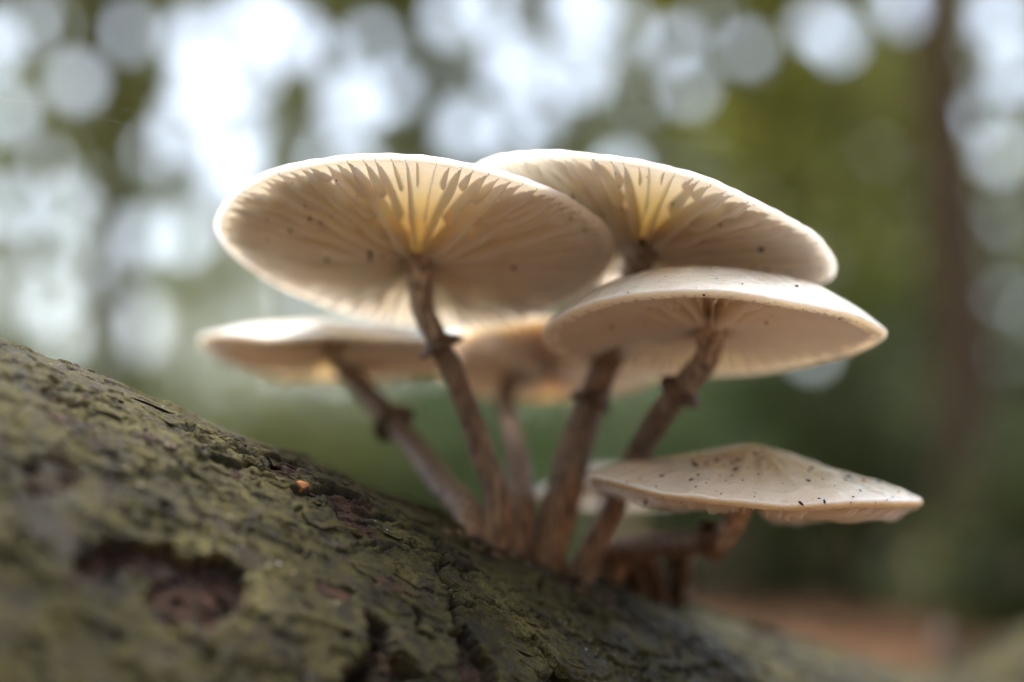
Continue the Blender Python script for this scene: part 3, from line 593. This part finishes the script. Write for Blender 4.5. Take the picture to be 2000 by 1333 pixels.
MUSH['G'] = mushroom('G', 'shaded brown mushroom at the back centre, hidden under the upper caps', (1075, 706, .310, .02, .38, .0322), dome(.12), lambda q: .05 + .11 * (1 - q), gC,
    [(1000, 745, .308, .0030), (988, 785, .300, .0030), (1004, 860, .272, .0030), (1016, 940, .260, .0033), (1015, 1020, .250, .0038), (1012, 1070, .245, .0042)], None, 72, mat='cap_tan', seed=16, wave=.03)
MUSH['E'] = mushroom('E', 'small young mushroom low down behind the cluster of stems', (1190, 972, .305, .05, .24, .0215), dome(.42), lambda q: .06 + .12 * (1 - q), gC,
    [(1185, 1000, .300, .0026), (1170, 1050, .288, .0028), (1150, 1100, .270, .0030), (1140, 1140, .262, .0034)], None, 48, seed=17, wave=.03)
# withered stalks under the lowest mushroom
for i, (pts, r0_, r1_) in enumerate([([(1338, 1070, .268), (1330, 1110, .276), (1322, 1160, .290), (1318, 1215, .298)], .0034, .0022), ([(1228, 1078, .274), (1236, 1105, .276), (1244, 1140, .280), (1248, 1190, .283)], .0034, .0026), ([(1262, 1078, .273), (1274, 1110, .277), (1282, 1150, .283), (1284, 1200, .288)], .0030, .0020)]):
    V, F, h = tube(spline([pix(*p) for p in pts], 30)[::-1], np.linspace(r0_, r1_, 30), 18, .35, 200, 4 + i, .3)
    obj('withered_stalk', mesh('withered_stalk', c2w(V), F, True, {'h': h * 0.3}), M['ring'], label='short dark withered stalk below the bent stem of the lowest mushroom', category='stalk', group='withered stalks under the lowest mushroom')

# ------------------------------------------------------------------ crumbs and specks lying on caps and gills
bvh = BVHTree.FromPolygons([tuple(v) for v in np.vstack(BV)], BFc)
def hit(px, py):
    d = unit(c2wv(np.array([(px - 1000) / FPX, -(py - 666.5) / FPX, 1.0]))); loc, n, i, _ = bvh.ray_cast(Vector(CAM), Vector(d))
    return (None, None, None) if loc is None else (np.array(loc), np.array(n if n.dot(Vector(d)) < 0 else -n), BOWN[i])
def chunk(loc, n, a, b, c):
    t = unit(np.cross(n, rng.normal(size=3))); s = np.cross(n, t)
    D = np.array([(1, 0, 0), (.5, .8, 0), (-.5, .9, 0), (-1, 0.1, 0), (-.6, -.8, 0), (.5, -.8, 0), (.3, .2, 1), (-.35, -.1, .9)]) * rng.uniform(.7, 1.3, (8, 1))
    V = loc + D[:, :1] * t * a + D[:, 1:2] * s * b + D[:, 2:] * n * c
    F = [[0, 1, 6], [1, 2, 6], [2, 7, 6], [2, 3, 7], [3, 4, 7], [4, 5, 7], [5, 6, 7], [5, 0, 6], [5, 4, 3, 2, 1, 0]]
    return V, F
SP = [(595, 403, 4), (605, 428, 5), (627, 435, 5), (648, 423, 3), (522, 430, 4), (567, 452, 5), (521, 468, 5), (638, 508, 6), (722, 497, 8), (723, 508, 6), (747, 464, 5), (748, 500, 4), (817, 479, 6), (571, 358, 3), (657, 353, 3), (697, 384, 3), (770, 375, 3),
      (510, 335, 4), (800, 455, 4), (1003, 524, 6), (1118, 384, 7), (1136, 394, 3), (1116, 427, 4), (1143, 451, 5), (1098, 409, 3), (1208, 365, 4), (1222, 412, 6), (1258, 475, 19), (1265, 346, 3), (1314, 398, 7), (1180, 419, 4), (1407, 440, 5), (1486, 489, 7), (1202, 340, 3), (1558, 402, 4), (1525, 385, 4), (1475, 363, 4),
      (1388, 523, 4), (1471, 520, 5), (1498, 530, 5), (1541, 533, 4), (1556, 560, 8), (1375, 577, 5), (1376, 590, 4), (1450, 555, 4), (1400, 545, 3), (1300, 540, 3), (1227, 572, 4), (1103, 634, 7), (1195, 638, 6), (1187, 688, 9), (1268, 604, 4), (1316, 605, 5), (1507, 616, 5), (1496, 631, 6), (1653, 580, 4), (1640, 623, 5), (1260, 630, 4),
      (1215, 958, 5), (1295, 972, 4), (1161, 946, 6), (1170, 940, 5), (1188, 943, 4), (1330, 983, 4), (1240, 980, 3), (1363, 928, 5), (1460, 915, 3), (1500, 916, 3), (1580, 920, 4), (1430, 930, 3), (1645, 924, 4), (1665, 935, 4), (1720, 943, 5), (1755, 962, 4), (1700, 940, 3), (1655, 1025, 8), (1630, 950, 3), (1400, 960, 3), (1250, 935, 3), (1310, 918, 3), (1680, 960, 3),
      (1400, 900, 8), (1365, 888, 6), (1415, 913, 4), (1490, 880, 5), (1585, 915, 7), (1620, 925, 4)]
groups = {}
for px, py, s in SP:
    loc, n, who = hit(px, py)
    if loc is None: continue
    w = s * 0.5 / FPX * np.linalg.norm(loc - CAM) * (1.7 if who in 'AB' else 1.25); V, F = chunk(loc, n, w, w * rng.uniform(.6, 1), w * .7); groups.setdefault(who, []).append((V, F))
for k in range(46):                                          # crumbs over the top of the lowest cap
    px = rng.uniform(1200, 1790); loc, n, who = hit(px, rng.uniform(870, 985))
    if who != 'D': continue
    w = rng.choice([1.5, 2, 2.5, 4]) / FPX * .33; V, F = chunk(loc, n, w * rng.uniform(1, 1.8), w * .7, w * .6); groups.setdefault(who, []).append((V, F))
for k in range(260):                                         # finest dust
    px, py = rng.uniform(430, 1800), rng.uniform(300, 1010); loc, n, who = hit(px, py)
    if loc is None or (who not in 'ABCD') or (who != 'D' and rng.random() < 0.35): continue
    w = rng.uniform(0.5, 1.3) / FPX * .31; V, F = chunk(loc, n, w, w * .8, w * .6); groups.setdefault(who, []).append((V, F))
for who, L in groups.items():
    Vs, Fs, k = [], [], 0
    for V, F in L: Vs.append(V); Fs += [[i + k for i in f] for f in F]; k += len(V)
    obj('dirt_specks', mesh('dirt_specks', np.vstack(Vs), Fs, False), M['crumb'], MUSH[who], kind='stuff')
def crumb(px, py, a, b, c, mat, label, name='soil_crumb', group=None):
    loc, n, who = hit(px, py)
    if loc is None: return
    k = np.linalg.norm(loc - CAM) / FPX / 2; V, F = chunk(np.zeros(3), n, a * k, b * k, c * k); o = obj(name, mesh(name, V, F, False), M[mat], label=label, category='crumb' if name == 'soil_crumb' else name.split('_')[-1]); o.location = loc
    if group: o['group'] = group
crumb(1350, 937, 16, 8, 7, 'seed', 'dark red seed lying on the front slope of the lowest cap', 'plant_seed')
crumb(1687, 940, 11, 11, 11, 'amber', 'orange round grain on the right slope of the lowest cap', 'plant_grain')
for px, py, a, b in [(1438, 917, 17, 9), (1489, 896, 13, 9), (1441, 898, 14, 8), (1357, 909, 13, 4), (1380, 906, 14, 4), (1656, 932, 15, 5), (1714, 942, 17, 6), (1565, 984, 14, 7)]:
    crumb(px, py, a, b, 7, 'crumb', 'black soil crumb lying on the tan lowest cap', group='black crumbs on the lowest cap')

# dirt and torn bark gathered round the stem bases
Vs, Fs, k = [], [], 0
for uvb in BASES:
    for _ in range(26):
        du, dv = rng.normal(0, 0.006), abs(rng.normal(0, 0.0035)) + 0.001; uu, vv = np.array([uvb[0] + du]), np.array([uvb[1] + dv])
        Pn, dn = base(uu, vv / LR, np.array([(float(surf(uu, vv)[0]) - 0.1) / 1000])); w = rng.uniform(0.0003, 0.0011)
        V, F = chunk(c2w(Pn)[0], c2wv(dn)[0], w * rng.uniform(1, 2.4), w, w * 0.8); Vs.append(V); Fs += [[i + k for i in f] for f in F]; k += len(V)
obj('bark_debris', mesh('bark_debris', np.vstack(Vs), Fs, False), M['ring'], log, kind='stuff')

# ------------------------------------------------------------------ spider silk
def silk(pts, label, rr=0.000006):
    V, F, _ = tube(c2w(spline([pix(*p) for p in pts], 40)), np.full(40, rr), 5); obj('silk_thread', mesh('silk_thread', V, F), M['silk'], label=label, category='silk thread')
silk([(-60, 192, .200), (130, 203, .200), (310, 222, .200), (520, 262, .199), (700, 296, .2)], 'upper fine silk thread stretched from the largest cap across the sky gaps')
silk([(-60, 178, .203), (160, 222, .202), (320, 265, .201), (470, 322, .202), (540, 345, .207)], 'lower fine silk thread stretched from the largest cap edge')
silk([(940, 690, .243), (975, 800, .242), (988, 900, .240), (990, 985, .237)], 'fine silk thread hanging beside the stem of the largest mushroom')
